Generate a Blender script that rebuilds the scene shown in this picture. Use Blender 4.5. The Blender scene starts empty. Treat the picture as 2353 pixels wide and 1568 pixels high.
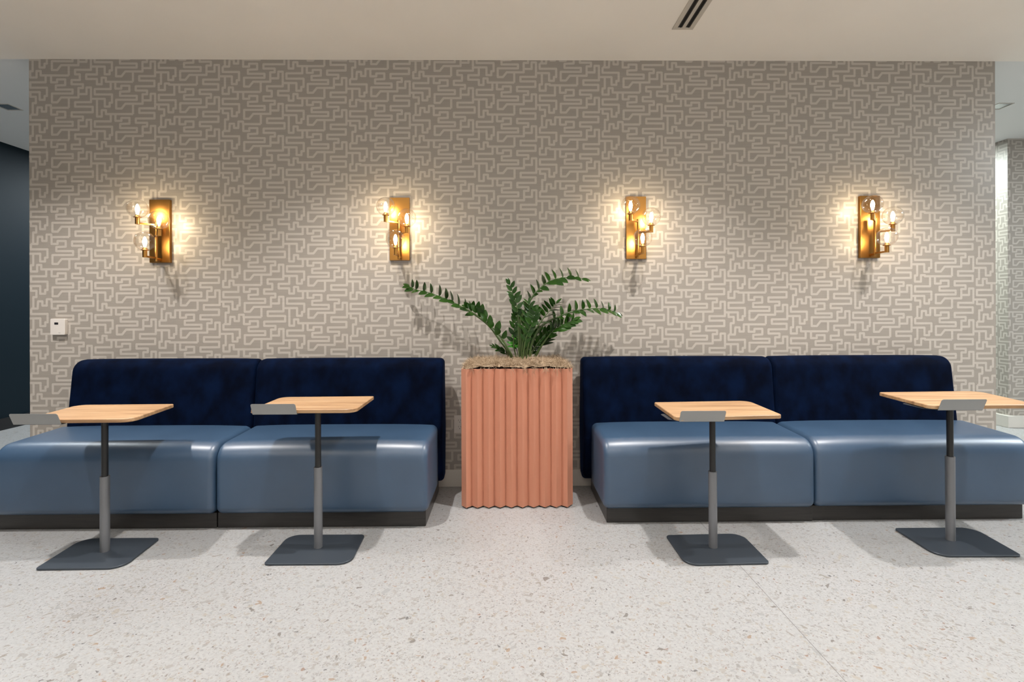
import bpy, bmesh, math, random
from mathutils import Vector, Matrix
random.seed(7)
SC = bpy.context.scene
COL = SC.collection
PI = math.pi

# ------------------------------------------------------------------ camera
PSI, RHO = .0108, .003
fw = Vector((math.sin(PSI), math.cos(PSI), 0)); r0 = Vector((math.cos(PSI), -math.sin(PSI), 0)); u0 = Vector((0, 0, 1))
rt = r0 * math.cos(RHO) - u0 * math.sin(RHO); up = r0 * math.sin(RHO) + u0 * math.cos(RHO)
cd = bpy.data.cameras.new('camera'); cam = bpy.data.objects.new('camera', cd); COL.objects.link(cam)
cam.matrix_world = Matrix(((rt.x, up.x, -fw.x, 0), (rt.y, up.y, -fw.y, -3.22), (rt.z, up.z, -fw.z, 1.134), (0, 0, 0, 1)))
cd.sensor_width = 36; cd.lens = 1150 / 2353 * 36; cd.shift_y = -72 / 2353; cd.clip_start = .02
SC.camera = cam

# ------------------------------------------------------------------ colour management, world
SC.view_settings.view_transform = 'Standard'; SC.view_settings.look = 'None'
SC.view_settings.gamma = 1; SC.view_settings.use_curve_mapping = False
SC.view_settings.exposure = 0.04
w = bpy.data.worlds.new('world'); SC.world = w; w.use_nodes = True
w.node_tree.nodes['Background'].inputs[0].default_value = (.8, .85, .9, 1)
w.node_tree.nodes['Background'].inputs[1].default_value = .3

# ------------------------------------------------------------------ lights
def spot(x, y, z, e, col, ang=110, blend=.7, rad=.03):
    l = bpy.data.lights.new('downlight', 'SPOT'); l.energy = e; l.color = col; l.spot_size = math.radians(ang)
    l.spot_blend = blend; l.shadow_soft_size = rad
    o = bpy.data.objects.new('downlight', l); COL.objects.link(o); o.location = (x, y, z); return o
def area(x, y, z, sx, sy, e, col, rot=(0, 0, 0)):  # unseen area lights, added as fill
    l = bpy.data.lights.new('ceiling_fill', 'AREA'); l.shape = 'RECTANGLE'; l.size = sx; l.size_y = sy; l.energy = e; l.color = col
    o = bpy.data.objects.new('ceiling_fill', l); COL.objects.link(o); o.location = (x, y, z); o.rotation_euler = rot; return o
WARM = (1, .955, .915); NEUT = (1, .985, .965); COOL = (.90, .97, 1)
for x in (-2.65, -.92, .95, 2.55):
    spot(x, -.99, 2.72, 190, WARM, 106, .8)
for x in (-3.5, -1.2, 1.2, 3.5):
    spot(x, -2.9, 2.72, 32, NEUT, 125, .8, .04)
for x in (-3.3, 0, 3.3):
    area(x, -5.6, 2.735, 1.2, 1.2, 20, NEUT)  # soft fill added behind the camera, no panels modelled
# upward fill lights added behind the camera to brighten the ceiling
for x in (-2.6, 0, 2.6):
    o = area(x, -3.9, 2.1, .9, .3, 40, (1, .96, .91), (PI, 0, 0)); o.name = o.data.name = 'upward_fill'
# broad fill light added far behind the camera, no window modelled
o = area(0, -8.9, 1.35, 14, 2.3, 70, (1, .97, .93), (PI / 2, 0, 0)); o.name = o.data.name = 'rear_fill'
area(-4.1, .4, 2.735, .5, .5, 34, COOL)  # this and the next three: unseen fills added to brighten the side zones
area(5.4, -1.0, 2.735, .9, .9, 130, COOL)
area(-3.9, 3.0, 2.735, .8, .8, 85, COOL)
area(3.9, 2.4, 2.735, .8, .8, 110, (.90, 1, .95))

# ------------------------------------------------------------------ helpers
def link_mesh(name, bm, mats, parent=None, smooth=False):
    me = bpy.data.meshes.new(name); bm.normal_update(); bm.to_mesh(me); bm.free()
    for m in (mats if isinstance(mats, (list, tuple)) else [mats]): me.materials.append(m)
    if smooth:
        for p in me.polygons: p.use_smooth = True
    o = bpy.data.objects.new(name, me); COL.objects.link(o)
    if parent: o.parent = parent
    return o
def autosmooth(o, ang=35):
    for p in o.data.polygons: p.use_smooth = True
    bm = bmesh.new(); bm.from_mesh(o.data); a = math.radians(ang)
    for e in bm.edges:
        if len(e.link_faces) == 2 and e.calc_face_angle(0) > a: e.smooth = False
    bm.to_mesh(o.data); bm.free(); return o
def thing(name, label, cat, loc=(0, 0, 0), rz=0, group=None):
    o = bpy.data.objects.new(name, None); COL.objects.link(o); o.location = loc; o.rotation_euler = (0, 0, rz)
    o.empty_display_size = .1; return tag(o, label, cat, group)
def tag(o, label, cat, group=None, kind=None):
    o['label'] = label; o['category'] = cat
    if group: o['group'] = group
    if kind: o['kind'] = kind
    return o
def struct(o): o['kind'] = 'structure'; return o
def box(bm, x0, x1, y0, y1, z0, z1, mi=0):
    vs = [bm.verts.new((x, y, z)) for z in (z0, z1) for y in (y0, y1) for x in (x0, x1)]
    for f in ((0, 2, 3, 1), (4, 5, 7, 6), (0, 1, 5, 4), (2, 6, 7, 3), (0, 4, 6, 2), (1, 3, 7, 5)):
        fc = bm.faces.new([vs[i] for i in f]); fc.material_index = mi
def bevel(o, w_, seg=2, ang=40):
    m = o.modifiers.new('bevel', 'BEVEL'); m.width = w_; m.segments = seg; m.limit_method = 'ANGLE'; m.angle_limit = math.radians(ang)
    return o
def lathe(bm, prof, c=(0, 0, 0), seg=32, axis='Z', mi=0):
    """prof = [(r,h)...]; surface of revolution about axis through c"""
    rings = []
    for r, h in prof:
        ring = []
        if r < 1e-6: n = 1
        else: n = seg
        for i in range(n):
            a = 2 * PI * i / seg
            p = (r * math.cos(a), r * math.sin(a), h)
            if axis == 'Y': p = (p[0], p[2], p[1])
            elif axis == 'X': p = (p[2], p[0], p[1])
            ring.append(bm.verts.new((p[0] + c[0], p[1] + c[1], p[2] + c[2])))
        rings.append(ring)
    for a, b in zip(rings, rings[1:]):
        for i in range(seg):
            j = (i + 1) % seg
            q = [a[i % len(a)], a[j % len(a)], b[j % len(b)], b[i % len(b)]]
            u = []
            for v in q:
                if v not in u: u.append(v)
            if len(u) > 2:
                f = bm.faces.new(u); f.material_index = mi
    return rings
def tube(bm, pts, rad, seg=10, cap=True, mi=0):
    pts = [Vector(p) for p in pts]; rs = rad if isinstance(rad, (list, tuple)) else [rad] * len(pts)
    rings = []; n = None
    for i, p in enumerate(pts):
        t = (pts[min(i + 1, len(pts) - 1)] - pts[max(i - 1, 0)]).normalized()
        if n is None: n = t.orthogonal().normalized()
        n = (n - t * n.dot(t)).normalized(); b = t.cross(n)
        rings.append([bm.verts.new(p + (n * math.cos(2 * PI * k / seg) + b * math.sin(2 * PI * k / seg)) * rs[i]) for k in range(seg)])
    for a, b in zip(rings, rings[1:]):
        for i in range(seg):
            f = bm.faces.new((a[i], a[(i + 1) % seg], b[(i + 1) % seg], b[i])); f.material_index = mi
    if cap:
        bm.faces.new(rings[0][::-1]).material_index = mi; bm.faces.new(rings[-1]).material_index = mi
def round_poly(cs, rads, seg=6):
    out = []; n = len(cs)
    for i in range(n):
        p = Vector(cs[i][:2]); a = Vector(cs[i - 1][:2]) - p; b = Vector(cs[(i + 1) % n][:2]) - p
        r = rads[i]
        if r <= 0: out.append((p.x, p.y)); continue
        a.normalize(); b.normalize(); h = a.angle(b) / 2; d = r / math.tan(h)
        c = p + (a + b).normalized() * (r / math.sin(h)); s = p + a * d - c; e = p + b * d - c
        a0 = math.atan2(s.y, s.x); a1 = math.atan2(e.y, e.x); da = (a1 - a0 + PI) % (2 * PI) - PI
        for k in range(seg + 1):
            t = a0 + da * k / seg; out.append((c.x + r * math.cos(t), c.y + r * math.sin(t)))
    return out
def prism(bm, poly, z0, z1, mi=0, ch=0):
    """poly of (x,y) extruded z0..z1 with an optional tiny chamfer at both rims"""
    n = len(poly); c = Vector((sum(p[0] for p in poly) / n, sum(p[1] for p in poly) / n))
    area2 = sum(poly[i][0] * poly[(i + 1) % n][1] - poly[(i + 1) % n][0] * poly[i][1] for i in range(n))
    if area2 < 0: poly = poly[::-1]
    def ins(d):
        if d == 0: return poly
        o = []
        for i in range(n):
            a = Vector(poly[i - 1]); p = Vector(poly[i]); b = Vector(poly[(i + 1) % n])
            t = ((p - a).normalized() + (b - p).normalized()).normalized(); nn = Vector((-t.y, t.x)); o.append(tuple(p + nn * d))
        return o
    L = [(z0, ch), (z0 + ch, 0), (z1 - ch, 0), (z1, ch)] if ch else [(z0, 0), (z1, 0)]
    R = [[bm.verts.new((x, y, z)) for x, y in ins(d)] for z, d in L]
    for a, b in zip(R, R[1:]):
        for i in range(n):
            f = bm.faces.new((a[i], a[(i + 1) % n], b[(i + 1) % n], b[i])); f.material_index = mi
    bm.faces.new(R[0][::-1]).material_index = mi; bm.faces.new(R[-1]).material_index = mi
def catmull(pts, n=6):
    P = [Vector(p) for p in pts]; P = [P[0] * 2 - P[1]] + P + [P[-1] * 2 - P[-2]]; out = []
    for i in range(1, len(P) - 2):
        for k in range(n):
            t = k / n; a, b, c, d = P[i - 1:i + 3]
            out.append(.5 * ((2 * b) + (c - a) * t + (2 * a - 5 * b + 4 * c - d) * t * t + (3 * b - a - 3 * c + d) * t ** 3))
    out.append(P[-2]); return out

# ------------------------------------------------------------------ materials
def mat(name, col, rough=.5, metal=0, spec=.5, **kw):
    m = bpy.data.materials.new(name); m.use_nodes = True; b = m.node_tree.nodes['Principled BSDF']
    b.inputs['Base Color'].default_value = (*col, 1); b.inputs['Roughness'].default_value = rough
    b.inputs['Metallic'].default_value = metal; b.inputs['Specular IOR Level'].default_value = spec
    for k, v in kw.items(): b.inputs[k.replace('_', ' ')].default_value = v
    return m
def N(m, t, **kw):
    n = m.node_tree.nodes.new('ShaderNode' + t)
    for k, v in kw.items():
        if hasattr(n, k): setattr(n, k, v)
        else: n.inputs[k.replace('_', ' ')].default_value = v
    return n
def L(m, a, b): m.node_tree.links.new(a, b)
def B(m): return m.node_tree.nodes['Principled BSDF']
def coords(m, scale=(1, 1, 1), gen='Object'):
    tc = N(m, 'TexCoord'); mp = N(m, 'Mapping'); mp.inputs['Scale'].default_value = scale
    L(m, tc.outputs[gen], mp.inputs[0]); return mp.outputs[0]
def add_bump(m, vec, scale, strength, dist=.001, detail=3):
    t = N(m, 'TexNoise'); t.inputs['Scale'].default_value = scale; t.inputs['Detail'].default_value = detail; L(m, vec, t.inputs['Vector'])
    b = N(m, 'Bump'); b.inputs['Strength'].default_value = strength; b.inputs['Distance'].default_value = dist
    L(m, t.outputs['Fac'], b.inputs['Height']); L(m, b.outputs[0], B(m).inputs['Normal']); return t
def vary(m, vec, scale, c0, c1, lo=.35, hi=.65, detail=4):
    t = N(m, 'TexNoise'); t.inputs['Scale'].default_value = scale; t.inputs['Detail'].default_value = detail; L(m, vec, t.inputs['Vector'])
    r = N(m, 'ValToRGB'); r.color_ramp.elements[0].position = lo; r.color_ramp.elements[1].position = hi
    r.color_ramp.elements[0].color = (*c0, 1); r.color_ramp.elements[1].color = (*c1, 1)
    L(m, t.outputs['Fac'], r.inputs[0]); L(m, r.outputs[0], B(m).inputs['Base Color']); return r

def wallpaper(name, c):
    m = mat(name, c, .40, spec=.62)
    v = coords(m, (6, 6, 420))
    vary(m, v, 1.0, tuple(x * .93 for x in c), tuple(x * 1.05 for x in c), .3, .7, 3)
    add_bump(m, v, 1.0, .12, .0004)
    return m
M_PAPER = wallpaper('wallpaper_ground', (.315, .285, .25))
M_LINE = wallpaper('wallpaper_line', (.47, .43, .385))
M_CEIL = mat('ceiling_paint', (.66, .61, .545), .85, spec=.2)
vary(M_CEIL, coords(M_CEIL), 1.3, (.82, .775, .71), (.85, .805, .74))
M_CEIL2 = mat('side_ceiling_grey', (.78, .78, .76), .85, spec=.2)  # more neutral grey than the front ceiling
M_NAVYWALL = mat('navy_wall_paint', (.004, .013, .021), .6, spec=.2)
M_BASEB = mat('black_skirting', (.01, .01, .012), .4)
M_WHITE = mat('white_skirting', (.62, .59, .54), .45)
M_PLAIN = mat('plain_wall_paint', (.62, .58, .53), .8, spec=.2)
M_PLATE = mat('white_plastic', (.66, .62, .58), .35)
M_DARKP = mat('dark_plastic', (.02, .02, .025), .3)
M_GREY = mat('grey_print', (.35, .33, .31), .5)
M_SLOT = mat('vent_black', (.008, .007, .006), .6)
M_VENT = mat('vent_frame_paint', (.50, .46, .40), .6)

# terrazzo
def terrazzo():
    m = mat('terrazzo', (.7, .68, .65), .38, spec=.4)
    co = coords(m)
    base = N(m, 'TexNoise'); base.inputs['Scale'].default_value = 90; base.inputs['Detail'].default_value = 6; L(m, co, base.inputs['Vector'])
    r0_ = N(m, 'ValToRGB'); r0_.color_ramp.elements[0].position = .3; r0_.color_ramp.elements[1].position = .62
    r0_.color_ramp.elements[0].color = (.312, .317, .321, 1); r0_.color_ramp.elements[1].color = (.366, .370, .375, 1)
    L(m, base.outputs['Fac'], r0_.inputs[0])
    cur = r0_.outputs[0]
    def layer(cur, scale, seed, keep, thr, pal, warp=.35, mixf=.85):
        mp = N(m, 'Mapping'); mp.inputs['Location'].default_value = (seed, seed * .37, 0); mp.inputs['Scale'].default_value = (1, 1, .0)
        L(m, co, mp.inputs[0])
        nz = N(m, 'TexNoise'); nz.inputs['Scale'].default_value = scale * .55; nz.inputs['Detail'].default_value = 1; L(m, mp.outputs[0], nz.inputs['Vector'])
        sub = N(m, 'VectorMath', operation='MULTIPLY_ADD'); sub.inputs[1].default_value = (warp / scale * 3,) * 3
        L(m, nz.outputs['Color'], sub.inputs[0]); L(m, mp.outputs[0], sub.inputs[2])
        v = N(m, 'TexVoronoi'); v.feature = 'DISTANCE_TO_EDGE'; v.inputs['Scale'].default_value = scale; L(m, sub.outputs[0], v.inputs['Vector'])
        v2 = N(m, 'TexVoronoi'); v2.feature = 'F1'; v2.inputs['Scale'].default_value = scale; L(m, sub.outputs[0], v2.inputs['Vector'])
        sp = N(m, 'SeparateColor'); L(m, v2.outputs['Color'], sp.inputs[0])
        # per-chip size: distance to edge above a random threshold
        t1 = N(m, 'Math', operation='MULTIPLY_ADD'); t1.inputs[1].default_value = thr * .9; t1.inputs[2].default_value = thr; L(m, sp.outputs[1], t1.inputs[0])
        a = N(m, 'Math', operation='GREATER_THAN'); L(m, v.outputs['Distance'], a.inputs[0]); L(m, t1.outputs[0], a.inputs[1])
        k = N(m, 'Math', operation='LESS_THAN'); k.inputs[1].default_value = keep; L(m, sp.outputs[0], k.inputs[0])
        ml = N(m, 'Math', operation='MULTIPLY'); L(m, a.outputs[0], ml.inputs[0]); L(m, k.outputs[0], ml.inputs[1])
        mf = N(m, 'Math', operation='MULTIPLY'); mf.inputs[1].default_value = mixf; L(m, ml.outputs[0], mf.inputs[0])
        cr = N(m, 'ValToRGB'); cr.color_ramp.interpolation = 'CONSTANT'
        els = cr.color_ramp.elements
        while len(els) < len(pal): els.new(.5)
        for i, (p, c) in enumerate(pal): els[i].position = p; els[i].color = (*c, 1)
        L(m, sp.outputs[2], cr.inputs[0])
        mx = N(m, 'MixRGB'); L(m, mf.outputs[0], mx.inputs[0]); L(m, cur, mx.inputs[1]); L(m, cr.outputs[0], mx.inputs[2])
        return mx.outputs[0]
    big = [(0, (0.276, 0.268, 0.255)), (.22, (0.297, 0.284, 0.260)), (.42, (0.244, 0.236, 0.222)), (.58, (0.318, 0.295, 0.255)), (.74, (0.265, 0.273, 0.272)), (.86, (0.212, 0.193, 0.163)), (.94, (0.255, 0.172, 0.108)), (.975, (0.106, 0.091, 0.076))]
    mid = [(0, (0.249, 0.242, 0.228)), (.25, (0.288, 0.274, 0.256)), (.45, (0.207, 0.204, 0.194)), (.62, (0.303, 0.274, 0.228)), (.76, (0.239, 0.246, 0.245)), (.88, (0.163, 0.148, 0.128)), (.95, (0.207, 0.121, 0.078)), (.98, (0.054, 0.049, 0.046))]
    cur = layer(cur, 170, 3.3, .28, .10, mid, .6, .65)
    cur = layer(cur, 88, 7.1, .30, .12, mid, .7, .72)
    cur = layer(cur, 52, 11.7, .25, .13, big, .7, .72)
    cur = layer(cur, 34, 17.9, .10, .16, big, .6, .68)
    # faint tyre/heel scuff and a saw-cut joint running away from the camera
    sx = N(m, 'SeparateXYZ'); L(m, co, sx.inputs[0])
    d = N(m, 'Math', operation='SUBTRACT'); d.inputs[1].default_value = 1.027; L(m, sx.outputs[0], d.inputs[0])
    ab = N(m, 'Math', operation='ABSOLUTE'); L(m, d.outputs[0], ab.inputs[0])
    lt = N(m, 'Math', operation='LESS_THAN'); lt.inputs[1].default_value = .0011; L(m, ab.outputs[0], lt.inputs[0])
    mx = N(m, 'MixRGB'); mx.inputs[2].default_value = (.13, .125, .12, 1); L(m, lt.outputs[0], mx.inputs[0]); L(m, cur, mx.inputs[1])
    L(m, mx.outputs[0], B(m).inputs['Base Color'])
    return m
M_FLOOR = terrazzo()

M_VELVET = mat('navy_velvet', (.003, .008, .03), .8, spec=.04, Sheen_Weight=.05, Sheen_Roughness=.35)
B(M_VELVET).inputs['Sheen Tint'].default_value = (.05, .22, .8, 1)
_v = coords(M_VELVET, (1, 1, .7)); vary(M_VELVET, _v, 12, (.0005, .0018, .0075), (.0011, .0056, .023), .36, .70, 6)
add_bump(M_VELVET, _v, 260, .25, .001)
M_LEATHER = mat('blue_leatherette', (.042, .085, .15), .39, spec=1.0)
_v = coords(M_LEATHER); vary(M_LEATHER, _v, 3, (.026, .059, .112), (.033, .072, .134)); add_bump(M_LEATHER, _v, 420, .10, .0006)
M_PLINTH = mat('black_laminate', (.018, .016, .015), .32)
_v = coords(M_PLINTH, (2, 30, 30)); vary(M_PLINTH, _v, 3, (.014, .013, .012), (.024, .021, .019))
M_TERRA = mat('terracotta_powder_coat', (.54, .24, .155), .48, spec=.4)
add_bump(M_TERRA, coords(M_TERRA), 900, .08, .0004)
M_STEEL = mat('slate_powder_coat', (.052, .064, .080), .40, metal=.35)
add_bump(M_STEEL, coords(M_STEEL), 1200, .06, .0003)
M_SLEEVE = mat('grey_powder_coat', (.20, .205, .22), .38, metal=.45)
M_LIP = mat('grey_steel_lip', (.31, .315, .31), .42, metal=.4)
M_BLACK = mat('black_satin_metal', (.012, .012, .012), .35)
def wood():
    m = mat('oak_laminate', (.5, .27, .12), .38, spec=.45)
    v = coords(m, (1.6, 26, 26))
    n1 = N(m, 'TexNoise'); n1.inputs['Scale'].default_value = 1.5; n1.inputs['Detail'].default_value = 5; n1.inputs['Distortion'].default_value = .4; L(m, v, n1.inputs['Vector'])
    r = N(m, 'ValToRGB'); e = r.color_ramp.elements
    e[0].position = .28; e[0].color = (.33, .185, .095, 1); e[1].position = .72; e[1].color = (.62, .41, .235, 1)
    x = e.new(.5); x.color = (.50, .30, .155, 1)
    L(m, n1.outputs['Fac'], r.inputs[0])
    v2 = coords(m, (8, 220, 220)); n2 = N(m, 'TexNoise'); n2.inputs['Scale'].default_value = 1; n2.inputs['Detail'].default_value = 3; L(m, v2, n2.inputs['Vector'])
    mx = N(m, 'MixRGB'); mx.blend_type = 'MULTIPLY'; mx.inputs[0].default_value = .25
    L(m, r.outputs[0], mx.inputs[1]); L(m, n2.outputs['Fac'], mx.inputs[2]); L(m, mx.outputs[0], B(m).inputs['Base Color'])
    return m
M_WOOD = wood()
M_BRASS = mat('brushed_brass', (.42, .21, .055), .30, metal=1)
_v = coords(M_BRASS, (1, 1, 300)); _t = N(M_BRASS, 'TexNoise', ); _t.inputs['Scale'].default_value = 1; L(M_BRASS, _v, _t.inputs['Vector'])
_r = N(M_BRASS, 'MapRange'); _r.inputs['To Min'].default_value = .24; _r.inputs['To Max'].default_value = .36; L(M_BRASS, _t.outputs['Fac'], _r.inputs[0]); L(M_BRASS, _r.outputs[0], B(M_BRASS).inputs['Roughness'])
def thin_glass():
    m = bpy.data.materials.new('clear_glass'); m.use_nodes = True; nt = m.node_tree; nt.nodes.remove(B(m))
    tr = N(m, 'BsdfTransparent'); gl = N(m, 'BsdfGlossy'); gl.inputs['Roughness'].default_value = .02
    fr = N(m, 'LayerWeight'); fr.inputs['Blend'].default_value = .30
    mr = N(m, 'MapRange'); mr.inputs['To Min'].default_value = .05; mr.inputs['To Max'].default_value = .95
    pw = N(m, 'Math', operation='POWER'); pw.inputs[1].default_value = 1.6
    L(m, fr.outputs['Facing'], pw.inputs[0]); L(m, pw.outputs[0], mr.inputs[0])
    tr.inputs[0].default_value = (.97, .96, .94, 1)
    mx = N(m, 'MixShader'); L(m, mr.outputs[0], mx.inputs[0]); L(m, tr.outputs[0], mx.inputs[1]); L(m, gl.outputs[0], mx.inputs[2])
    L(m, mx.outputs[0], nt.nodes['Material Output'].inputs[0]); return m
M_GLASS = thin_glass()
M_BULB = bpy.data.materials.new('lit_bulb'); M_BULB.use_nodes = True
B(M_BULB).inputs['Emission Color'].default_value = (1, .80, .52, 1); B(M_BULB).inputs['Emission Strength'].default_value = 135
def leafmat(name, c0, c1):
    m = mat(name, c0, .26, spec=.30); vary(m, coords(m), 12, c0, c1, .35, .65); return m
M_LEAF = leafmat('dark_green_leaf', (.009, .033, .004), (.024, .072, .009))
M_LEAFY = leafmat('fresh_green_leaf', (.06, .26, .02), (.04, .19, .03))
M_STALK = mat('green_stalk', (.05, .085, .02), .4)
M_MOSS = mat('dried_moss', (.40, .30, .20), .9, spec=.1)
vary(M_MOSS, coords(M_MOSS), 30, (.26, .18, .11), (.58, .46, .33), .3, .7)
M_SOIL = mat('dark_soil', (.05, .035, .025), .95)
M_ALU = mat('downlight_reflector', (.55, .62, .66), .2, metal=.8)

# ------------------------------------------------------------------ wallpaper pattern (maze lines printed on the paper)
S = 3.521e-4; V = 585.; UU = 1152.; HW = 20.
def clip(poly, x0, x1, y0, y1):
    for ax, lim, sg in ((0, x0, 1), (0, x1, -1), (1, y0, 1), (1, y1, -1)):
        out = []
        for i in range(len(poly)):
            a, b = poly[i - 1], poly[i]; da = (a[ax] - lim) * sg; db = (b[ax] - lim) * sg
            if (da >= 0) != (db >= 0):
                t = da / (da - db); out.append((a[0] + (b[0] - a[0]) * t, a[1] + (b[1] - a[1]) * t))
            if db >= 0: out.append(b)
        poly = out
        if len(poly) < 3: return []
    return poly
def maze_paths(cmin, cmax, rmin, rmax):
    P = []
    for c in range(cmin, cmax):
        roll, kind = divmod(c, 3); off = (roll % 2) * 292 + (0, 111, 172)[kind]; cx = c * UU
        J = (620, 629, 670)[kind]; own = (318, 320, 308)[kind]; sx = (0, 15, 7)[kind]
        for r in range(rmin, rmax):
            even = r % 2 == 0; y = off + r * V          # local y of this row ( row 0 = even )
            def add(*pts): P.append([(cx + a, y + b) for a, b in pts])
            # swirl, slanted loop, snake and notch repeat in every row
            if kind == 0 and even: snake = [(827, 400), (975, 400), (975, 297), (890, 297), (890, 215)]
            else:
                e = 1205 if kind == 0 else 1163
                snake = [(827, 400), (e, 398), (e, 298), (890, 298), (890, 215)]
            add((460, own), (460, 443), (567, 443), (567, 390), (713, 390), (713, 493), (545, 500), (545, 573), (845, 573), (845, 645),
                (475, 645), (475, 805), (570, 805), (640, 717), (950, 717), (950, 545), (1030, 545), (1030, 477), (827, 477), *snake,
                (1175, 215), (1175, -50), (1095, -50), (1095, 70), (950, 70))
            add((777, 132), (777, own))
            # joint coming in from the column on the left
            add((12, J), (255 + sx, J), (255 + sx, J + 140), (343 + sx, J + 140), (343 + sx, J + 70), (385 + sx, J + 70), (385 + sx, J - 80), (90, J - 80),
                *([(90, J - 177), (362 + sx, J - 177), (362 + sx, own)] if (even or kind == 1) else [(90, J - 177)]))
            if kind == 1:
                if even: add((130, J - V), (130, 187), (-62, 187), (-62, 270), (130, 270), (130, 365), (215, 365), (215, 245), (290, 245), (290, own), (777, own))
                else: add((130, J - V), (130, 365), (215, 365), (215, 250), (290, 250), (290, own), (777, own))
            elif even:
                add((130, J - V), (130, J - 377), (88, J - 377), (88, J - 264), (200, J - 264), (200, J - 382), (274, J - 382), (274, own), (777, own))
            else:
                top = J - 347
                add((90, J - 177), (207, J - 177), (215, J - 308), (292, J - 308), (292, J - 232), (370, J - 232),
                    *([(372, top), (455, top), (455, own), (777, own)] if top < own else [(372, own), (777, own)]))
                add((130, J - 177), (130, J - 385), (186, J - 385), (186, J - 500), (90, J - 500), (90, J - V))
    return P
def add_maze(bm, width, ztop, zbot, x_org, y_org, place, mi):
    """x_org,y_org: pattern units at the face's left edge / top edge"""
    H = (ztop - zbot) / S; W = width / S
    paths = maze_paths(int(x_org // UU) - 1, int((x_org + W) // UU) + 2, int(y_org // V) - 2, int((y_org + H) // V) + 2)
    disc = [(math.cos(2 * PI * k / 12) * HW, math.sin(2 * PI * k / 12) * HW) for k in range(12)]
    def emit(poly, d):
        q = clip(poly, x_org, x_org + W, y_org, y_org + H)
        if len(q) < 3: return
        vs = [bm.verts.new(place((x - x_org) * S, ztop - (y - y_org) * S, d)) for x, y in q]
        f = bm.faces.new(vs); f.material_index = mi
        f.normal_update()
        return f
    for p in paths:
        if all(x < x_org - 60 for x, _ in p) or all(x > x_org + W + 60 for x, _ in p): continue
        for (ax, ay), (bx, by) in zip(p, p[1:]):
            dx, dy = bx - ax, by - ay; l = math.hypot(dx, dy)
            if l < 1: continue
            nx, ny = -dy / l * HW, dx / l * HW
            d = .00030 if abs(dy) < 12 else (.00036 if abs(dx) < 12 else .00042)
            emit([(ax + nx, ay + ny), (bx + nx, by + ny), (bx - nx, by - ny), (ax - nx, ay - ny)], d)
        for x, y in p[1:-1]: emit([(x + a, y + b) for a, b in disc], .00024)
H_C = 2.74
# main partition wall
X0, X1 = -3.037, 3.180
bm = bmesh.new(); box(bm, X0, X1, 0, .32, 0, H_C, 0)
add_maze(bm, X1 - X0, H_C, .0, 63, 22, lambda x, z, d: (X0 + x, -d, z), 1)
for f in bm.faces:
    if f.material_index == 1:
        f.normal_update()
        if f.normal.y > 0: f.normal_flip()
struct(link_mesh('wall_back', bm, [M_PAPER, M_LINE]))
bm = bmesh.new(); box(bm, X0 + .62, X1, -.012, 0, 0, .108)
struct(bevel(link_mesh('baseboard_back', bm, M_WHITE), .003))
# floor and ceilings
bm = bmesh.new(); box(bm, -9, 9, -9, 7, -.1, 0); struct(link_mesh('floor', bm, M_FLOOR))
bm = bmesh.new(); box(bm, -9, 9, -9, .0, H_C, H_C + .1); struct(link_mesh('ceiling', bm, M_CEIL))
bm = bmesh.new(); box(bm, -9, 9, .0, 7, H_C + .012, H_C + .1); struct(link_mesh('ceiling_side', bm, M_CEIL2))
# left dark wall with black skirting
bm = bmesh.new(); box(bm, -5.0, -4.82, -9, 7, 0, H_C + .02); struct(link_mesh('wall_left', bm, M_NAVYWALL))
bm = bmesh.new(); box(bm, -4.82, -4.80, -9, 7, 0, .11); struct(link_mesh('baseboard_left', bm, M_BASEB))
# right papered block
RX, RY = 4.78, 1.50
bm = bmesh.new(); box(bm, RX, 9, RY, 7, 0, H_C + .02)
add_maze(bm, 1.6, H_C + .012, 0, 330, 300, lambda x, z, d: (RX + x, RY - d, z), 1)
k0 = len(bm.faces); add_maze(bm, 2.2, H_C + .012, 0, 330 - 2.2 / S, 300, lambda x, z, d: (RX - d, RY + 2.2 - x, z), 1)
bm.faces.ensure_lookup_table()
for i, f in enumerate(bm.faces):
    if f.material_index == 1:
        f.normal_update()
        if (i < k0 and f.normal.y > 0) or (i >= k0 and f.normal.x > 0): f.normal_flip()
struct(link_mesh('wall_right', bm, [M_PAPER, M_LINE]))
bm = bmesh.new(); box(bm, RX - .035, 9, RY - .035, 7, 0, .112); struct(bevel(link_mesh('baseboard_right', bm, M_WHITE), .003))
# unseen room ends, plain paint
bm = bmesh.new(); box(bm, -9, 9, 6.8, 7, 0, H_C + .02); struct(link_mesh('wall_far', bm, M_PLAIN))
bm = bmesh.new(); box(bm, -9, 9, -9.2, -9, 0, H_C); struct(link_mesh('wall_front', bm, M_PLAIN))
bm = bmesh.new(); box(bm, 8.8, 9, -9, RY, 0, H_C); struct(link_mesh('wall_side', bm, M_PLAIN))

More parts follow.
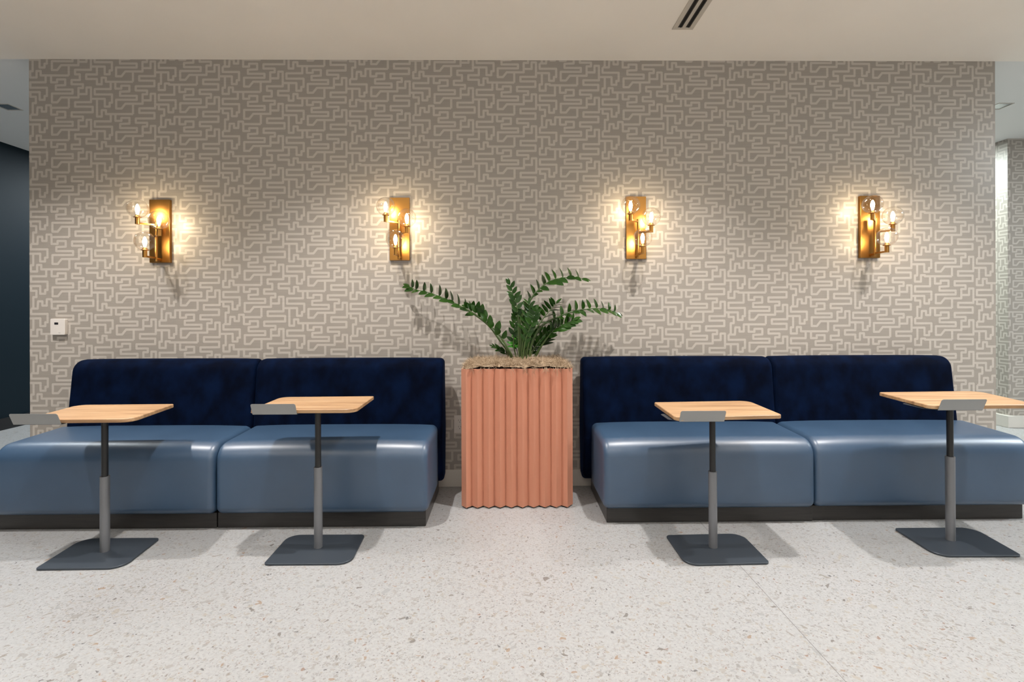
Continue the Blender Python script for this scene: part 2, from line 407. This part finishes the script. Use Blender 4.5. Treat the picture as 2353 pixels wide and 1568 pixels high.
# ------------------------------------------------------------------ sofa modules
def round_extrude(bm, prof, x0, x1, r, crown=0, nseg=7, nx=14):
    """closed convex profile (y,z) extruded along x; ends rounded over radius r"""
    n = len(prof)
    a2 = sum(prof[i][0] * prof[(i + 1) % n][1] - prof[(i + 1) % n][0] * prof[i][1] for i in range(n))
    if a2 < 0: prof = prof[::-1]
    nor = []
    for i in range(n):
        a = Vector(prof[i - 1]); p = Vector(prof[i]); b = Vector(prof[(i + 1) % n])
        t = ((p - a).normalized() + (b - p).normalized()).normalized(); nor.append(Vector((-t.y, t.x)))
    st = []
    for k in range(nseg + 1):
        a = PI / 2 * k / nseg; st.append((x0 + r * (1 - math.sin(a)), r * (1 - math.cos(a))))
    st = st[::-1]                                    # start at x0 (inset r) -> x0+r (inset 0)
    st = [(x0 + r * (1 - math.cos(PI / 2 * k / nseg)), r * (1 - math.sin(PI / 2 * k / nseg))) for k in range(nseg + 1)]
    mid = [(x0 + r + (x1 - x0 - 2 * r) * k / nx, 0) for k in range(1, nx)]
    st = st + mid + [(x0 + x1 - x, d) for x, d in st[::-1]]
    zmax = max(p[1] for p in prof); zmin = min(p[1] for p in prof); R = []
    for x, d in st:
        u = (x - x0) / (x1 - x0); cr = crown * (1 - abs(2 * u - 1) ** 4)
        ring = []
        for p, q in zip(prof, nor):
            v = Vector(p) + q * d
            ring.append(bm.verts.new((x, v.x, v.y + cr * max(0, (v.y - zmin) / (zmax - zmin)) ** 3)))
        R.append(ring)
    for a, b in zip(R, R[1:]):
        for i in range(n): bm.faces.new((a[i], b[i], b[(i + 1) % n], a[(i + 1) % n]))
    bm.faces.new(R[0]); bm.faces.new(R[-1][::-1])
    bmesh.ops.recalc_face_normals(bm, faces=bm.faces)
def densify(pts, step=.03):
    out = []
    for i in range(len(pts)):
        a = Vector(pts[i]); b = Vector(pts[(i + 1) % len(pts)]); k = max(1, int((b - a).length / step))
        out += [tuple(a + (b - a) * j / k) for j in range(k)]
    return out
def sofa_module(x0, x1, bx0, bx1, px0, px1, dy, label):
    t = thing('sofa_module', label, 'sofa', ((x0 + x1) / 2, dy, 0), 0, 'blue banquette sofa modules along the wall')
    ox = (x0 + x1) / 2
    bm = bmesh.new(); box(bm, px0 - ox, px1 - ox, -.598, -.10, 0.002, .081)
    bevel(link_mesh('plinth', bm, M_PLINTH, t), .002)
    prof = densify(round_poly([(-.635, .079), (-.22, .079), (-.22, .452), (-.632, .437)], [.040, .02, .03, .085], 9), .03)
    bm = bmesh.new(); round_extrude(bm, prof, x0 - ox, x1 - ox, .034, .008); autosmooth(link_mesh('seat', bm, M_LEATHER, t), 60)
    # piping line where seat side meets the front
    prof = densify(round_poly([(-.262, .36), (-.205, .832), (-.085, .838), (-.045, .40), (-.075, .10), (-.15, .085), (-.22, .12)], [.01, .075, .035, .1, .03, .02, .02], 8), .03)
    bm = bmesh.new(); round_extrude(bm, prof, bx0 - ox, bx1 - ox, .026, .004, 6); autosmooth(link_mesh('backrest', bm, M_VELVET, t), 60)
    return t
sofa_module(-2.640, -1.5085, -2.600, -1.5085, -2.665, -1.512, 0, 'blue sofa module at far left with navy velvet back, under the thermostat')
sofa_module(-1.506, -.410, -1.506, -.385, -1.508, -.426, .003, 'blue sofa module with navy velvet back directly left of the terracotta planter')
sofa_module(.507, 1.628, .462, 1.628, .528, 1.628, .030, 'blue sofa module with navy velvet back directly right of the terracotta planter')
sofa_module(1.6305, 2.795, 1.6305, 2.748, 1.6305, 2.772, .040, 'blue sofa module with navy velvet back at the far right end of the seating')

# ------------------------------------------------------------------ side tables
def side_table(label, zt, top, base, pole, lean, lip, hand):
    """top/base corners: far-left, far-right, near-right, near-left; hand -1: tables left of the planter, +1 right (mirrored rounding)"""
    c = Vector((pole[0], pole[1])); t = thing('side_table', label, 'table', (c.x, c.y, 0), 0, 'small laptop tables in front of the sofas')
    loc = lambda q: [(x - c.x, y - c.y) for x, y in q]
    rr = [.050, .010, .050, .012] if hand < 0 else [.012, .050, .020, .030]
    bm = bmesh.new(); prism(bm, round_poly(loc(top), rr, 8), zt - .018, zt, ch=.0025); autosmooth(link_mesh('tabletop', bm, M_WOOD, t), 30)
    rr = [.060, .022, .060, .018] if hand < 0 else [.022, .060, .022, .060]
    bm = bmesh.new(); prism(bm, round_poly(loc(base), rr, 8), .001, .0095, ch=.0015); autosmooth(link_mesh('base_plate', bm, M_STEEL, t), 30)
    dx = lean
    bm = bmesh.new(); tube(bm, [(0, 0, .0095), (dx * .6, 0, .365 + (zt - .65))], .0195, 28); autosmooth(link_mesh('lower_pole', bm, M_SLEEVE, t), 40)
    bm = bmesh.new(); tube(bm, [(dx * .5, 0, .33 + (zt - .65)), (dx, 0, zt - .022)], .0138, 24); autosmooth(link_mesh('upper_pole', bm, M_BLACK, t), 40)
    # flange under the top
    bm = bmesh.new(); prism(bm, round_poly([(dx - .05, -.03), (dx + .05, -.03), (dx + .05, .09), (dx - .05, .09)], [.01] * 4, 3), zt - .024, zt - .018); link_mesh('mounting_plate', bm, M_BLACK, t)
    # sheet-metal lip: upright leaning outward at the front edge, tray running back under the top
    x0, x1, y = lip[0] - c.x, lip[1] - c.x, lip[2] - c.y
    s = Vector((0, 0)); zb = zt - .021; h = .052; ln = -.022
    tl = .012
    bm = bmesh.new()
    out = [(x0, 0), (x1, 0), (x1 - tl * .0 , h), (x0, h)]
    rp = round_poly(out, [.002, .002, .008, .008], 5)
    th = .0022; F_ = []; Bk = []
    for x, z in rp:
        k = z / h; F_.append(bm.verts.new((x, y + ln * k - th, zb + z))); Bk.append(bm.verts.new((x, y + ln * k, zb + z)))
    n = len(rp); bm.faces.new(F_); bm.faces.new(Bk[::-1])
    for i in range(n): bm.faces.new((F_[i], Bk[i], Bk[(i + 1) % n], F_[(i + 1) % n]))
    bmesh.ops.recalc_face_normals(bm, faces=bm.faces)
    link_mesh('lip', bm, M_LIP, t); bm = bmesh.new()
    prism(bm, round_poly([(x0, y - .001), (x1, y - .001), (x1, y + .02), (x1 - .03, y + .16), (x0 - .035, y + .16), (x0 - .035, y + .045), (x0, y + .02)], [0, 0, .004, .01, .012, .012, .004], 4), zb - .0012, zb + .0010)
    link_mesh('tray', bm, M_STEEL, t)
    return t
side_table('oak topped laptop table at far left, its base nearest the left edge', .645, [(-2.233, -.588), (-1.744, -.577), (-1.700, -.934), (-2.180, -.943)],
           [(-2.098, -.721), (-1.719, -.722), (-1.689, -1.011), (-2.063, -1.015)], (-1.885, -.855), .0015, (-2.217, -2.004, -.946), -1)
side_table('oak topped laptop table standing just left of the planter', .675, [(-1.195, -.556), (-.708, -.542), (-.701, -.896), (-1.186, -.895)],
           [(-1.092, -.700), (-.713, -.703), (-.697, -.990), (-1.083, -.988)], (-.897, -.834), 0, (-1.172, -.968, -.899), -1)
side_table('oak topped laptop table standing just right of the planter', .652, [(.763, -.633), (1.268, -.604), (1.253, -.957), (.751, -.998)],
           [(.788, -.736), (1.173, -.724), (1.165, -1.015), (.787, -1.025)], (.973, -.864), -.002, (.770, .972, -.990), 1)
side_table('oak topped laptop table at far right, its top cut by the right edge', .700, [(1.930, -.643), (2.470, -.617), (2.391, -.994), (1.891, -1.001)],
           [(1.980, -.676), (2.388, -.677), (2.342, -.970), (1.958, -.966)], (2.154, -.811), -.002, (1.925, 2.127, -1.004), 1)

# ------------------------------------------------------------------ planter
PX0, PX1, PYF, PYB, PZ = -.262, .380, -.360, -.075, .796
def zigzag():
    n = 10; pit = .0640; amp = .031; x_first = PX0 + .0300
    pts = [(PX0, PYF + amp * .65)]
    for i in range(n):
        xp = x_first + i * pit
        pts.append((xp, PYF - amp * .5))
        if i < n - 1: pts.append((xp + pit / 2, PYF + amp * .5))
    pts += [(PX1 - .012, PYF + amp * .6), (PX1, PYF + amp * 1.0)]
    m_ = 4; py = (PYB - PYF - .06) / m_
    for i in range(m_): pts += [(PX1 - .016, PYF + .04 + py * (i + .5)), (PX1, PYF + .04 + py * (i + 1))]
    pts += [(PX1 - .02, PYB), (PX0 + .02, PYB)]
    for i in range(m_)[::-1]: pts += [(PX0, PYF + .04 + py * (i + 1)), (PX0 + .016, PYF + .04 + py * (i + .5))]
    return pts
zz = zigzag(); pl = thing('planter', 'terracotta orange planter box with zigzag folded sides between the two sofas', 'planter', ((PX0 + PX1) / 2, (PYF + PYB) / 2, 0))
pc = Vector(((PX0 + PX1) / 2, (PYF + PYB) / 2))
bm = bmesh.new()
o_ = [(x - pc.x, y - pc.y) for x, y in zz]; i_ = [(x * .982, y * .955) for x, y in o_]; n = len(o_)
R1 = [[bm.verts.new((x, y, z)) for x, y in P_] for P_, z in ((o_, .008), (o_, PZ), (i_, PZ), (i_, PZ - .10))]
for a, b in zip(R1, R1[1:]):
    for i in range(n): bm.faces.new((a[i], a[(i + 1) % n], b[(i + 1) % n], b[i]))
bm.faces.new(R1[0][::-1]); bmesh.ops.recalc_face_normals(bm, faces=bm.faces)
bevel(link_mesh('planter_shell', bm, M_TERRA, pl), .0024, 2, 20)
bm = bmesh.new(); prism(bm, [(x * .97, y * .93) for x, y in o_], 0.0, .008); link_mesh('planter_foot', bm, M_BLACK, pl)
bm = bmesh.new(); prism(bm, [(x * .975, y * .93) for x, y in o_], PZ - .04, PZ - .02); link_mesh('soil', bm, M_SOIL, pl)

# dried moss: a lumpy mat of fine strands
bm = bmesh.new()
def strand(p, d, ln, curl, r=.0008):
    pts = [Vector(p)]; d = Vector(d).normalized(); k = 5
    for i in range(k):
        d = (d + Vector((random.uniform(-1, 1), random.uniform(-1, 1), random.uniform(-1, 1))) * curl).normalized()
        pts.append(pts[-1] + d * ln / k)
    tube(bm, pts, [r, r, r * .9, r * .8, r * .6, r * .3], 3, False)
def moss_h(x, y):
    u = (x - PX0) / (PX1 - PX0); v = (y - PYF) / (PYB - PYF)
    e = min(1, min(u, 1 - u) * 9) * min(1, max(0, min(v + .05, 1.02 - v)) * 7)
    return PZ + .004 + .030 * e + .010 * math.sin(x * 43 + 1) * math.sin(y * 37 + x * 21) * e
gx, gy = 60, 26; gr = [[bm.verts.new((PX0 + .010 + (PX1 - PX0 - .020) * i / gx, PYF + .003 + (PYB - PYF - .017) * j / gy, 0)) for j in range(gy + 1)] for i in range(gx + 1)]
for row in gr:
    for v in row: v.co.z = moss_h(v.co.x, v.co.y) - .006 + random.uniform(-.003, .003)
for i in range(gx):
    for j in range(gy): bm.faces.new((gr[i][j], gr[i + 1][j], gr[i + 1][j + 1], gr[i][j + 1]))
for k in range(7500):
    x = random.uniform(PX0 + .012, PX1 - .012); y = PYF + .006 + (PYB - PYF - .018) * random.random() ** 1.2
    strand((x, y, moss_h(x, y) - .004), (random.uniform(-1, 1), random.uniform(-1, 1), random.uniform(-.1, .8)), random.uniform(.018, .048), .8, random.uniform(.0006, .0013))
for k in range(46):                                   # wisps hanging over the front rim
    x = PX0 + .02 + (PX1 - PX0 - .04) * random.choice([.06, .16, .17, .47, .56, .57, .58, .66, .67, .76, .77, .86, .87, .88, .9]) + random.uniform(-.012, .012)
    z0 = PZ + .005; pts = [Vector((x, PYF + .022, z0 + .004)), Vector((x, PYF - .017, z0))]
    d = Vector((random.uniform(-.5, .5), -.05, -1)); ln = random.uniform(.01, .055)
    for i in range(4):
        d = (d + Vector((random.uniform(-.7, .7), random.uniform(-.08, .06), 0))).normalized(); q = pts[-1] + d * ln / 4; q.y = min(q.y, PYF - .016); pts.append(q)
    tube(bm, pts, [.0008] * 4 + [.0006, .0003], 3, False)
tag(link_mesh('dried_moss', bm, M_MOSS), 'tan dried moss covering the soil of the terracotta planter', 'moss', kind='stuff')

# ------------------------------------------------------------------ plant
plant = thing('potted_plant', 'dark green leafy plant with long arching stems growing from the planter', 'plant', (.04, -.22, PZ - .02))
PB = Vector((.04, -.22, PZ - .02))
def leaf(bm, p, d, nrm, ln, wd, mi=0, cup=.12):
    d = d.normalized(); nrm = (nrm - d * nrm.dot(d)).normalized(); s = d.cross(nrm)
    K = 8; L_ = []; C_ = []; R_ = []
    for i in range(K + 1):
        t = i / K; wv = wd * .5 * (math.sin(PI * min(1, t ** .85)) ** .72) * (1 - .18 * t) if 0 < i < K else 0
        c = p + d * ln * t + nrm * (-.10 * ln * t * t)
        C_.append(bm.verts.new(c))
        if 0 < i < K:
            L_.append(bm.verts.new(c + s * wv + nrm * wv * cup * 2)); R_.append(bm.verts.new(c - s * wv + nrm * wv * cup * 2))
    fs = []
    fs.append((C_[0], L_[0], C_[1])); fs.append((C_[0], C_[1], R_[0]))
    for i in range(1, K - 1):
        fs.append((C_[i], L_[i - 1], L_[i], C_[i + 1])); fs.append((C_[i], C_[i + 1], R_[i], R_[i - 1]))
    fs.append((C_[K - 1], L_[-1], C_[K])); fs.append((C_[K - 1], C_[K], R_[-1]))
    for f in fs: bm.faces.new(f).material_index = mi
def frond(pts, sides, t0=.3, n=12, ln=.066, wd=.030, r0=.0075, fresh=0, tipl=True, jitter=.24):
    """pts world; sides = [(side_vec, normal_vec, forward)] ; leaves alternate"""
    P = [p - PB for p in catmull(pts, 7)]; m = len(P)
    bm = bmesh.new(); tube(bm, P, [r0 * (1 - .82 * i / (m - 1)) for i in range(m)], 8); st = bm
    lb = bmesh.new()
    for k in range(n):
        u = t0 + (1 - t0) * (k + .3) / n; f = u * (m - 1); i = min(int(f), m - 2); p = P[i].lerp(P[i + 1], f - i); tg = (P[i + 1] - P[i]).normalized()
        for q, (sv, nv, fwd) in enumerate(sides):
            uu = u + (.5 if q else 0) * (1 - t0) / n
            f = min(uu, .999) * (m - 1); i = min(int(f), m - 2); p = P[i].lerp(P[i + 1], f - i)
            j = lambda: Vector((random.uniform(-1, 1), random.uniform(-1, 1), random.uniform(-1, 1))) * jitter
            sz = (.75 + .35 * math.sin(PI * min(1, (u - t0) / (1 - t0) * .8 + .2))) * random.uniform(.88, 1.1)
            leaf(lb, p, Vector(sv) + tg * fwd + j(), Vector(nv) + j(), ln * sz, wd * sz, 0)
    if tipl: leaf(lb, P[-1], (P[-1] - P[-3]), Vector((0, -.6, .8)), ln * .75, wd * .7)
    o = link_mesh('frond', lb, M_LEAFY if fresh else M_LEAF, plant, True)
    o2 = link_mesh('stalk', st, M_STALK, o, True)
    return o
Fk = 1150.; C_CAM = Vector((0, -3.22, 1.134))
def W(px, py, Y):                                     # sketch coordinates on the plane at depth Y (metres in front of the wall), at real size
    d = fw + rt * ((px - 1176.5) / Fk) - up * ((py - 712) / Fk); t = (Y + 3.22) / d.y; return C_CAM + d * t
UPV = (0, .15, 1)
# long left frond
frond([W(1180, 836, -.21), W(1165, 804, -.22), W(1149, 782, -.21), W(1124, 749, -.19), W(1091, 723, -.17), W(1066, 709, -.16), W(1041, 696, -.15), W(1016, 684.6, -.14), W(986, 673, -.12), W(956, 666, -.11), W(941, 659, -.10)],
      [((.10, .1, 1), (1, -.35, .2), .05), ((-.15, -.75, -.35), (.1, -.7, .75), .75)], .36, 11, .066, .040, .0095)
# second left frond, shorter, just above it
frond([W(1184, 836, -.23), W(1170, 806, -.26), W(1144, 766, -.26), W(1115, 738, -.25), W(1096, 717, -.24), W(1076, 707, -.23)],
      [((.45, -.2, .9), (.5, -.9, -.2), .15), ((-.3, -.5, .6), (.2, -.9, .3), .35)], .30, 7, .062, .042, .007)
# tall frond arching right
frond([W(1194, 836, -.20), W(1196, 790, -.20), W(1195, 739, -.20), W(1210, 706, -.19), W(1223, 683, -.18), W(1236, 668, -.18), W(1253, 653, -.17), W(1271, 644, -.16), W(1292, 639, -.15), W(1317, 637, -.14), W(1340, 641, -.13)],
      [((-.35, .1, 1), (.9, -.55, .25), .10), ((.25, -.75, -.45), (-.25, -.6, .75), .55)], .34, 9, .070, .042, .0085)
# narrow upright frond
frond([W(1195, 836, -.24), W(1192, 780, -.24), W(1191, 733, -.23), W(1188, 708, -.22), W(1183, 689, -.21), W(1178, 673, -.20), W(1171, 652, -.19)],
      [((.75, -.25, .6), (.1, -.95, .2), .45), ((-.75, -.25, .45), (-.2, -.9, .2), .55)], .34, 6, .054, .028, .006, jitter=.25)
# spiky frond going up right
frond([W(1207, 836, -.24), W(1218, 774, -.25), W(1236, 749, -.25), W(1253, 726, -.24), W(1268, 709, -.23), W(1278, 698, -.22)],
      [((-.75, .1, .95), (.5, .8, .35), .12), ((1, -.15, .0), (.1, -.25, 1), .25)], .30, 8, .068, .028, .006)
# long low frond to the right tip
frond([W(1214, 836, -.20), W(1222, 792, -.20), W(1240, 755, -.20), W(1262, 738, -.19), W(1283, 729, -.18), W(1304, 720, -.17), W(1326, 714, -.16), W(1346, 711, -.16), W(1367, 709, -.15), W(1387, 711, -.14), W(1404, 715, -.14), W(1418, 720, -.13)],
      [((.05, .1, 1), (.9, -.6, .2), .05), ((.2, -.75, -.45), (.1, -.55, .8), .6)], .30, 10, .060, .040, .008)
# dense frond mid right
frond([W(1221, 838, -.17), W(1246, 792, -.19), W(1268, 764, -.20), W(1284, 752, -.21), W(1302, 744, -.21), W(1318, 736, -.21)],
      [((-.1, -.1, 1), (.8, -.6, .1), .45), ((.6, -.5, -.25), (-.1, -.85, .5), .5)], .25, 8, .066, .040, .007)
# short right stub with two broad leaves
frond([W(1219, 838, -.14), W(1234, 808, -.14), W(1252, 783, -.14)], [((1, -.1, .3), (-.2, -.5, .9), .2), ((.9, -.2, .6), (-.3, -.7, .7), .3)], .72, 2, .085, .034, .007)
frond([W(1203, 836, -.15), W(1210, 800, -.14), W(1226, 772, -.13), W(1240, 760, -.13)], [((.5, -.3, .5), (.1, -1, .2), .3), ((-.6, -.3, .5), (-.1, -1, .2), .3)], .25, 6, .055, .027, .005)
frond([W(1199, 836, -.16), W(1200, 795, -.15), W(1206, 758, -.14), W(1212, 735, -.14)], [((.7, -.3, .5), (.1, -1, .3), .3), ((-.7, -.3, .5), (-.1, -1, .3), .3)], .25, 7, .055, .027, .005)
frond([W(1200, 836, -.28), W(1208, 780, -.29), W(1224, 740, -.29), W(1232, 715, -.29)], [((.7, -.3, .5), (.1, -1, .3), .3), ((-.7, -.3, .5), (-.1, -1, .3), .3)], .25, 8, .055, .027, .005)
frond([W(1190, 836, -.19), W(1180, 790, -.19), W(1184, 745, -.18), W(1190, 715, -.18)], [((.75, -.3, .6), (.2, -.9, .3), .3), ((-.75, -.3, .55), (-.2, -.9, .3), .3)], .30, 7, .052, .026, .005, jitter=.3)
frond([W(1212, 836, -.17), W(1228, 800, -.16), W(1246, 776, -.16), W(1262, 760, -.16), W(1276, 742, -.16)], [((-.1, -.3, 1), (.6, -.8, .1), .4), ((.9, -.4, .0), (0, -.8, .6), .4)], .22, 8, .058, .030, .006, jitter=.3)
frond([W(1208, 838, -.13), W(1222, 812, -.12), W(1238, 790, -.12), W(1250, 776, -.12)], [((-.5, -.3, .9), (.3, -.9, .1), .3), ((.9, -.4, .1), (0, -.8, .6), .3)], .2, 6, .050, .026, .005, jitter=.3)
frond([W(1197, 836, -.26), W(1203, 775, -.27), W(1215, 725, -.26), W(1216, 700, -.26)], [((.8, -.2, .6), (.2, -.9, .3), .3), ((-.8, -.2, .8), (.4, -.8, .3), .2)], .35, 7, .062, .024, .005, jitter=.25)
# small low growth, left and bright young leaves
frond([W(1183, 838, -.13), W(1168, 818, -.13), W(1150, 805, -.14), W(1134, 797, -.15)], [((-.2, -.2, .8), (.6, -.8, .2), .4), ((-.5, -.6, -.1), (.1, -.7, .7), .5)], .35, 6, .040, .018, .004)
frond([W(1192, 838, -.11), W(1188, 806, -.11), W(1180, 790, -.11)], [((-1, -.3, .25), (0, -.6, .8), .1), ((.9, -.3, .5), (0, -.7, .7), .2)], .55, 3, .055, .026, .004, fresh=1)
frond([W(1195, 838, -.12), W(1190, 790, -.12), W(1189, 765, -.12)], [((-.8, -.2, .4), (0, -.8, .6), .2), ((.9, -.3, .6), (-.2, -.8, .6), .2)], .35, 5, .042, .020, .004, fresh=1)
frond([W(1205, 838, -.10), W(1206, 805, -.10), W(1212, 780, -.10)], [((-.6, -.2, .7), (0, -.9, .4), .2), ((.7, -.3, .6), (-.2, -.9, .4), .2)], .35, 4, .05, .024, .004)

# ------------------------------------------------------------------ wall sconces
def sconce(label, x, ztop):
    t = thing('wall_sconce', label, 'wall lamp', (x, 0, ztop - .40), 0, 'brass three-globe wall lamps')
    bm = bmesh.new(); box(bm, -.0635, .0635, -.024, -.0005, 0, .40); bevel(link_mesh('backplate', bm, M_BRASS, t), .0012)
    rod = (.003, -.060)
    bm = bmesh.new(); tube(bm, [(rod[0], rod[1], .005), (rod[0], rod[1], .248)], .0085, 16); autosmooth(link_mesh('stem', bm, M_BRASS, t))
    bm = bmesh.new(); tube(bm, [(rod[0], -.024, .017), (rod[0], rod[1] - .003, .017)], .0105, 16); autosmooth(link_mesh('mounting_post', bm, M_BRASS, t))
    for gx_, gy_, gz, az in ((-.062, -.128, .322, .232), (.067, -.125, .252, .160), (.004, -.158, .117, .025)):
        d = Vector((gx_ - rod[0], gy_ - rod[1]))
        bm = bmesh.new(); n_ = d.normalized(); s_ = Vector((-n_.y, n_.x)) * .0055
        a = Vector(rod); b = Vector((gx_, gy_)) + n_ * .004
        prism(bm, [tuple(a - s_), tuple(b - s_), tuple(b + s_), tuple(a + s_)], az - .005, az + .006, ch=.001); link_mesh('arm', bm, M_BRASS, t)
        bm = bmesh.new(); lathe(bm, [(0, az - .006), (.0125, az - .006), (.0125, gz - .057), (.021, gz - .055), (.021, gz - .052), (.015, gz - .049), (.013, gz - .043), (.008, gz - .040), (.008, gz - .036), (0, gz - .036)], (gx_, gy_, 0), 24)
        autosmooth(link_mesh('socket', bm, M_BRASS, t), 30)
        R_ = .0575
        bm = bmesh.new(); lathe(bm, [(R_ * math.sin(a_), -R_ * math.cos(a_)) for a_ in [.27 + (PI - .27) * k / 22 for k in range(23)]], (gx_, gy_, gz), 40)
        g = link_mesh('glass_globe', bm, M_GLASS, t, True)
        bm = bmesh.new(); lathe(bm, [(0, -.036), (.0055, -.035), (.0085, -.022), (.0115, -.008), (.0115, .002), (.008, .016), (.004, .025), (0, .028)], (gx_, gy_, gz), 16)
        link_mesh('bulb', bm, M_BULB, t, True)
    return t
sconce('brass three-globe wall lamp at far left, above the leftmost sofa module', -2.199, 1.839)
sconce('brass three-globe wall lamp second from left, above the sofa beside the planter', -.681, 1.851)
sconce('brass three-globe wall lamp just right of the planter, third from left', .832, 1.857)
sconce('brass three-globe wall lamp at far right, above the rightmost sofa module', 2.343, 1.861)

# ------------------------------------------------------------------ small wall fittings
t = thing('thermostat', 'white wall thermostat with small dark display left of the leftmost lamp', 'thermostat', (-2.841, 0, .983))
bm = bmesh.new(); prism(bm, round_poly([(-.046, 0), (.046, 0), (.046, .102), (-.046, .102)], [.007] * 4, 5), 0, .024, ch=.002)
for v in bm.verts: v.co = Vector((v.co.x, -v.co.z, v.co.y))
bmesh.ops.recalc_face_normals(bm, faces=bm.faces); autosmooth(link_mesh('housing', bm, M_PLATE, t), 30)
bm = bmesh.new(); box(bm, -.019, .005, -.0246, -.024, .065, .079); link_mesh('display', bm, M_DARKP, t)
bm = bmesh.new(); box(bm, .006, .019, -.0245, -.024, .012, .0145); link_mesh('printed_mark', bm, M_GREY, t)

t = thing('power_outlet', 'white double socket plate low on the wall beside the planter', 'outlet', (-.303, 0, .343))
bm = bmesh.new(); box(bm, -.036, .036, -.006, 0, 0, .114); bevel(link_mesh('cover_plate', bm, M_PLATE, t), .002)
for zc in (.036, .078):
    bm = bmesh.new(); lathe(bm, [(0, -.0085), (.0165, -.0085), (.0165, -.006)], (0, 0, zc), 24, 'Y'); r_ = link_mesh('receptacle', bm, M_PLATE, t)
    bm = bmesh.new()
    box(bm, -.0075, -.0055, -.0089, -.0085, zc + .001, zc + .010); box(bm, .0055, .0075, -.0089, -.0085, zc + .002, zc + .009)
    lathe(bm, [(0, -.0089), (.0025, -.0089), (.0025, -.0085)], (0, 0, zc - .007), 10, 'Y'); link_mesh('slots', bm, M_DARKP, r_)
t = thing('switch_plate', 'white wall plate half hidden behind the plant leaves', 'wall plate', (.172, 0, .986))
bm = bmesh.new(); box(bm, -.037, .037, -.006, 0, 0, .114); bevel(link_mesh('cover_plate', bm, M_PLATE, t), .002)
bm = bmesh.new(); box(bm, -.0165, .0165, -.008, -.006, .024, .090); bevel(link_mesh('insert', bm, M_PLATE, t), .001)
bm = bmesh.new(); lathe(bm, [(0, -.0086), (.004, -.0086), (.004, -.008)], (-.006, 0, .040), 12, 'Y'); link_mesh('sensor', bm, M_DARKP, t)

# ------------------------------------------------------------------ ceiling fittings
t = thing('ceiling_vent', 'linear two-slot air vent set in the ceiling above the right sofa', 'vent', (1.012, -.362, H_C))
bm = bmesh.new()
ys = [-1.4, 0]; z0, z1 = -.004, 0
for a, b in ((-.060, -.034), (-.010, .010), (.034, .060)): box(bm, a, b, -1.4, -.022 if True else 0, z0, z1)
box(bm, -.060, .060, -.022, 0, z0, z1)
bevel(link_mesh('frame', bm, M_VENT, t), .0008)
bm = bmesh.new()
for a, b in ((-.034, -.010), (.010, .034)): box(bm, a, b, -1.4, -.022, -.0015, -.0005)
link_mesh('slot', bm, M_SLOT, t)
bm = bmesh.new()
for a in (-.020, .024): box(bm, a, a + .003, -1.4, -.024, -.006, -.001)
link_mesh('deflector', bm, M_BLACK, t)
def downlight(label, x, y):
    t = thing('recessed_downlight', label, 'ceiling light', (x, y, H_C + .012), 0, 'square recessed ceiling lights')
    bm = bmesh.new(); s = .063
    for q in ((-s, s, -s, -s + .007), (-s, s, s - .007, s), (-s, -s + .007, -s + .007, s - .007), (s - .007, s, -s + .007, s - .007)): box(bm, q[0], q[1], q[2], q[3], -.003, 0)
    link_mesh('trim_ring', bm, M_VENT, t)
    bm = bmesh.new(); a = s - .007; b = .03
    top = [bm.verts.new((x_, y_, -.0006)) for x_, y_ in ((-a, -a), (a, -a), (a, a), (-a, a))]; inn = [bm.verts.new((x_, y_, -.0018)) for x_, y_ in ((-b, -b), (b, -b), (b, b), (-b, b))]
    for i in range(4): bm.faces.new((top[i], top[(i + 1) % 4], inn[(i + 1) % 4], inn[i]))
    bm.faces.new(inn); bmesh.ops.recalc_face_normals(bm, faces=bm.faces); link_mesh('reflector', bm, M_ALU, t)
downlight('square recessed downlight in the ceiling left of the papered wall', -3.945, .787)
downlight('square recessed downlight in the ceiling right of the papered wall', 3.945, .742)
